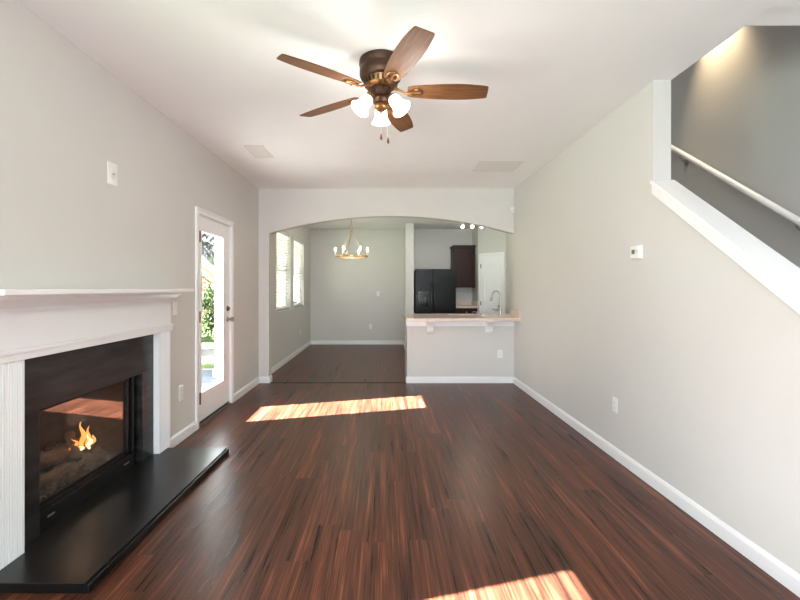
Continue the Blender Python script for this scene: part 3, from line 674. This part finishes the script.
MB().lathe([(.008, 0), (.007, .015), (.015, .022), (.013, .03), (0, .032)], Matrix.Translation((1.785, 9.44, .8)) @ Matrix.Rotation(PI/2, 4, 'X'), 14).build('knob', 'nickel', dr, smooth=True)
panel_door(bc, 1.54, 2.03, 9.44, .12, .71)
ct = thing('back_counter', 'small beige granite counter with a low splash beside the refrigerator', 'countertop', (1.78, 9.7, .89))
MB().box(1.525, 2.043, 9.42, YE, .891, .93).build('slab', 'granite', ct, bevel=.004)
MB().box(1.525, 2.043, YE-.02, YE-.001, .93, 1.03).box(2.024, 2.044, 9.47, YE-.021, .93, 1.03).build('backsplash', 'granite', ct, bevel=.002)
# pantry door on the angled wall
a0 = Vector((2.045, 9.45, 0)); a1 = Vector((XK, 8.965, 0)); u = (a1-a0).normalized(); nrm = Vector((-u.y, u.x, 0)); nrm = -nrm if nrm.y > 0 else nrm
Lp = (a1-a0).length; TP = Matrix((u, Vector((0, 0, 1)), nrm)).transposed().to_4x4(); TP.translation = a0
pd = bpy.data.objects.new('door_2', None); C.objects.link(pd); pd.location = a0; struct(pd)
c0 = .03; c1 = Lp-.03; cw = .05
b = MB().box(c0, c0+cw, 0, 2.10, .0, .018, TP).box(c1-cw, c1, 0, 2.10, 0, .018, TP).box(c0+cw, c1-cw, 2.05, 2.10, 0, .018, TP); b.build('casing', 'white', pd, bevel=.003)
p0, p1 = c0+cw+.004, c1-cw-.004
MB().box(p0, p1, .01, 2.045, .001, .010, TP).build('door_slab', 'door', pd)
pm = (p0+p1)/2
def panel_outline(xa, xb, za_, zb_, arch):
    pts = [(xa, za_), (xb, za_), (xb, zb_)]
    if arch:
        for k in range(1, 12): t = k/12; pts.append((xb+(xa-xb)*t, zb_+arch*math.sin(PI*t)))
    pts.append((xa, zb_)); return pts
b = MB()
for (za_, zb_, ar) in ((.22, .92, 0), (1.08, 1.78, .10)):
    o1 = panel_outline(p0+.085, p1-.085, za_, zb_, ar); n = len(o1)
    P = [TP @ Vector((x, y, .016)) for x, y in o1]; b.tube(P+[P[0]], .009, 6)
    o2 = panel_outline(p0+.12, p1-.12, za_+.035, zb_-.03, ar*.8)
    b.prism([TP @ Vector((x, y, .010)) for x, y in o2], nrm*.005)
b.build('panel_moulding', 'door', pd)
for z in (.3, 1.0, 1.82): MB().box(p0-.008, p0+.008, z-.045, z+.045, .010, .022, TP).build('hinge', 'hinge', pd, label='bronze hinge')
MB().lathe([(.026, .01), (.026, .016), (.01, .02), (.01, .04), (.024, .05), (.026, .062), (.012, .07), (0, .071)], TP @ Matrix.Translation((p1-.05, .95, 0)), 18).build('door_knob', 'nickel', pd, smooth=True)
# kitchen track light
tl = thing('track_light', 'kitchen ceiling spotlight bar with three lit heads behind the arch', 'ceiling light', (1.62, 8.0, H))
MB().box(1.36, 1.90, 7.98, 8.02, H-.03, H).build('track_bar', 'nickel', tl, bevel=.004)
for xx in (1.44, 1.62, 1.80):
    T = Matrix.Translation((xx, 8.0, H-.235)) @ Matrix.Rotation(math.radians(-55), 4, 'X')
    hd = MB().tube([(xx, 8, H-.03), (xx, 8, H-.21)], .006, 8).lathe([(.02, .06), (.03, .05), (.038, -.03), (.034, -.03), (.026, .03)], T, 18).build('spot_head', 'nickel', tl, smooth=True)
    MB().lathe([(.028, -.026), (.022, -.032), (0, -.034)], T, 16).build('bulb', 'bulb', hd, smooth=True)
ld = bpy.data.lights.new('track_lamp', 'POINT'); ld.energy = 7; ld.color = (1, .9, .76); ld.shadow_soft_size = .12
lo = bpy.data.objects.new('track_lamp', ld); C.objects.link(lo); lo.location = (1.6, 7.9, 2.42)
# warm lamp glow upstairs
ld = bpy.data.lights.new('upstairs_lamp', 'SPOT'); ld.energy = 60; ld.color = (1, .76, .45); ld.shadow_soft_size = .06; ld.spot_size = math.radians(75); ld.spot_blend = 1
lo = bpy.data.objects.new('upstairs_lamp', ld); C.objects.link(lo); lo.location = (2.72, 3.64, 3.82); lo.rotation_euler = (0, math.radians(-22), 0)

# ------------------------------------------------------------------ outside the patio door
struct(MB().box(-40, XL-.14, -10, 60, -.5, -.16).build('ground_lawn', 'grass'))
struct(MB().box(-7, XL-.15, 2.6, 7.4, -.16, -.06).build('patio_slab', 'concrete', bevel=.01))
struct(MB().prism([(-3.2, 6.0, -.06), (-2.4, 5.75, -.06), (-1.95, 5.7, -.06), (-1.95, 7.2, -.06), (-3.4, 7.2, -.06)], (0, 0, .012)).build('patio_inset', 'patio_grey'))  # thin blue-grey polygon laid over the patio
struct(MB().box(-9, -2.2, 8.4, 10.4, -.16, -.13).build('garden_path', 'concrete'))
pp = thing('porch_post', 'white square porch post outside the patio door', 'post', (-2.68, 6.65, -.06))
MB().box(-2.67, -2.59, 6.62, 6.70, -.05, 2.75).build('shaft', 'white', pp, bevel=.006)
MB().box(-2.69, -2.57, 6.60, 6.72, -.06, .06).build('base', 'white', pp, bevel=.006)
# deck stair stringer seen as a tan diagonal board
MB().box(-2.69, -2.57, 6.60, 6.72, 2.751, 2.85).build('capital', 'white', pp, bevel=.006)
pr_ = thing('shade_roof', 'added unseen white roof shading the dining windows, on the white post', 'porch roof', (-3.1, 7.7, 2.851))  # roof added out of view to keep sun off the dining windows
MB().box(-4.3, XL-.145, 5.6, 10.2, 2.851, 2.95).build('soffit', 'white', pr_)
MB().prism([(-4.4, 5.5, 2.951), (-4.4, 10.3, 2.951), (XL-.145, 10.3, 3.6), (XL-.145, 5.5, 3.6)], (0, 0, .06)).build('roof', 'shingle', pr_)
sb = thing('deck_stair_stringer', 'tan sloping wooden deck stair board seen high through the door glass', 'stair board', (-4.5, 10.5, -.16))
MB().prism([(-5.6, 10.5, 3.15), (-3.6, 10.5, 1.25), (-3.6, 10.5, .85), (-5.6, 10.5, 2.55)], (0, .08, 0)).build('board', 'tan_wood', sb, bevel=.005)
MB().box(-3.75, -3.63, 10.49, 10.6, -.16, 1.3).build('post', 'tan_wood', sb, bevel=.005)
MB().box(-5.7, -5.58, 10.49, 10.6, -.16, 3.3).build('post', 'tan_wood', sb, bevel=.005)
def plant(name, label, cat, x, y, h, w_, leaf, nleaf, trunk, ls=.12, group=None, seed=1, low=.0):
    rnd = random.Random(seed); e = thing(name, label, cat, (x, y, -.16), group)
    b = MB()
    b.tube([(x, y, -.2), (x+.05, y, -.16+h*.3), (x-.05, y+.05, -.16+h*.6)], [trunk, trunk*.8, trunk*.45], 10)
    for k in range(9):
        a = rnd.random()*6.28; zz = -.16+h*rnd.uniform(.15, .6)
        b.tube([(x, y, zz), (x+w_*.25*math.cos(a), y+w_*.25*math.sin(a), zz+h*.14), (x+w_*.42*math.cos(a), y+w_*.42*math.sin(a), zz+h*.25)], [trunk*.4, trunk*.25, trunk*.1], 6)
    b.build('trunk', 'bark', e, smooth=True)
    b = MB(); blobs = [(rnd.uniform(-.32, .32)*w_, rnd.uniform(-.32, .32)*w_, h*rnd.uniform(low+.15, .88), rnd.uniform(.14, .24)*w_) for _ in range(16)]
    for i in range(nleaf):
        bx_, by_, bz_, br_ = blobs[i % 16]; dv = Vector((rnd.gauss(0, 1), rnd.gauss(0, 1), rnd.gauss(0, 1))).normalized()*br_*rnd.uniform(.5, 1)
        p = Vector((x+bx_, y+by_, -.16+bz_))+dv
        p.z = max(p.z, -.12)
        R = Matrix.Translation(p) @ Matrix.Rotation(rnd.random()*6, 4, 'Z') @ Matrix.Rotation(rnd.uniform(-1.2, 1.2), 4, 'X'); s = ls*rnd.uniform(.6, 1.2)
        q = [R @ Vector(v) for v in ((0, -s, 0), (s*.5, 0, s*.12), (0, s, 0), (-s*.5, 0, s*.12))]
        b.bm.faces.new([b.bm.verts.new(v) for v in q])
    b.build('foliage', leaf, e)
plant('shrub', 'rounded green shrub beyond the lawn seen through the door glass', 'shrub', -5.6, 13.6, 1.5, 2.0, 'leaf_green', 4200, .04, .06, seed=2)
plant('shrub', 'autumn coloured shrub behind the green shrub', 'shrub', -6.7, 16.6, 2.2, 2.6, 'leaf_autumn', 4200, .05, .07, seed=3)
plant('tree', 'dusky leaved tree behind the shrubs outside the patio door', 'tree', -9.2, 21.6, 8.5, 5.4, 'leaf_dusky', 7000, .16, .14, seed=4, low=.1)
plant('tree', 'taller autumn tree behind the dusky tree outside', 'tree', -13.0, 30.0, 9.5, 7.0, 'leaf_autumn', 7000, .2, .18, seed=5, low=.05)

nb = thing('house_wing', 'tan sided house wing glimpsed between the dining room blinds', 'house', (-3, 15, -.16))
MB().box(-4.3, 1.5, 14, 20, -.16, 5.2).build('wall', 'stucco', nb)
MB().prism([(-4.7, 13.6, 5.2), (1.9, 13.6, 5.2), (1.9, 17, 7.2), (-4.7, 17, 7.2)], (0, 0, .15)).build('roof', 'shingle', nb)
MB().box(-3.4, -2.6, 13.93, 13.999, .9, 2.3).build('window', 'white', nb)

for (yy, lb) in ((5.95, 'added unseen evergreen shading the patio, nearest the patio door'), (8.6, 'added unseen evergreen shading the patio, middle of the row'), (11.2, 'added unseen evergreen shading the patio, farthest from the patio door')):
    plant('shade_tree', lb, 'tree', -8.1, yy, 7.2, 2.9, 'leaf_green', 5200, .32, .14, group='added evergreen trees shading the patio', seed=int(yy*10), low=-.1)  # row added out of view to shade the patio
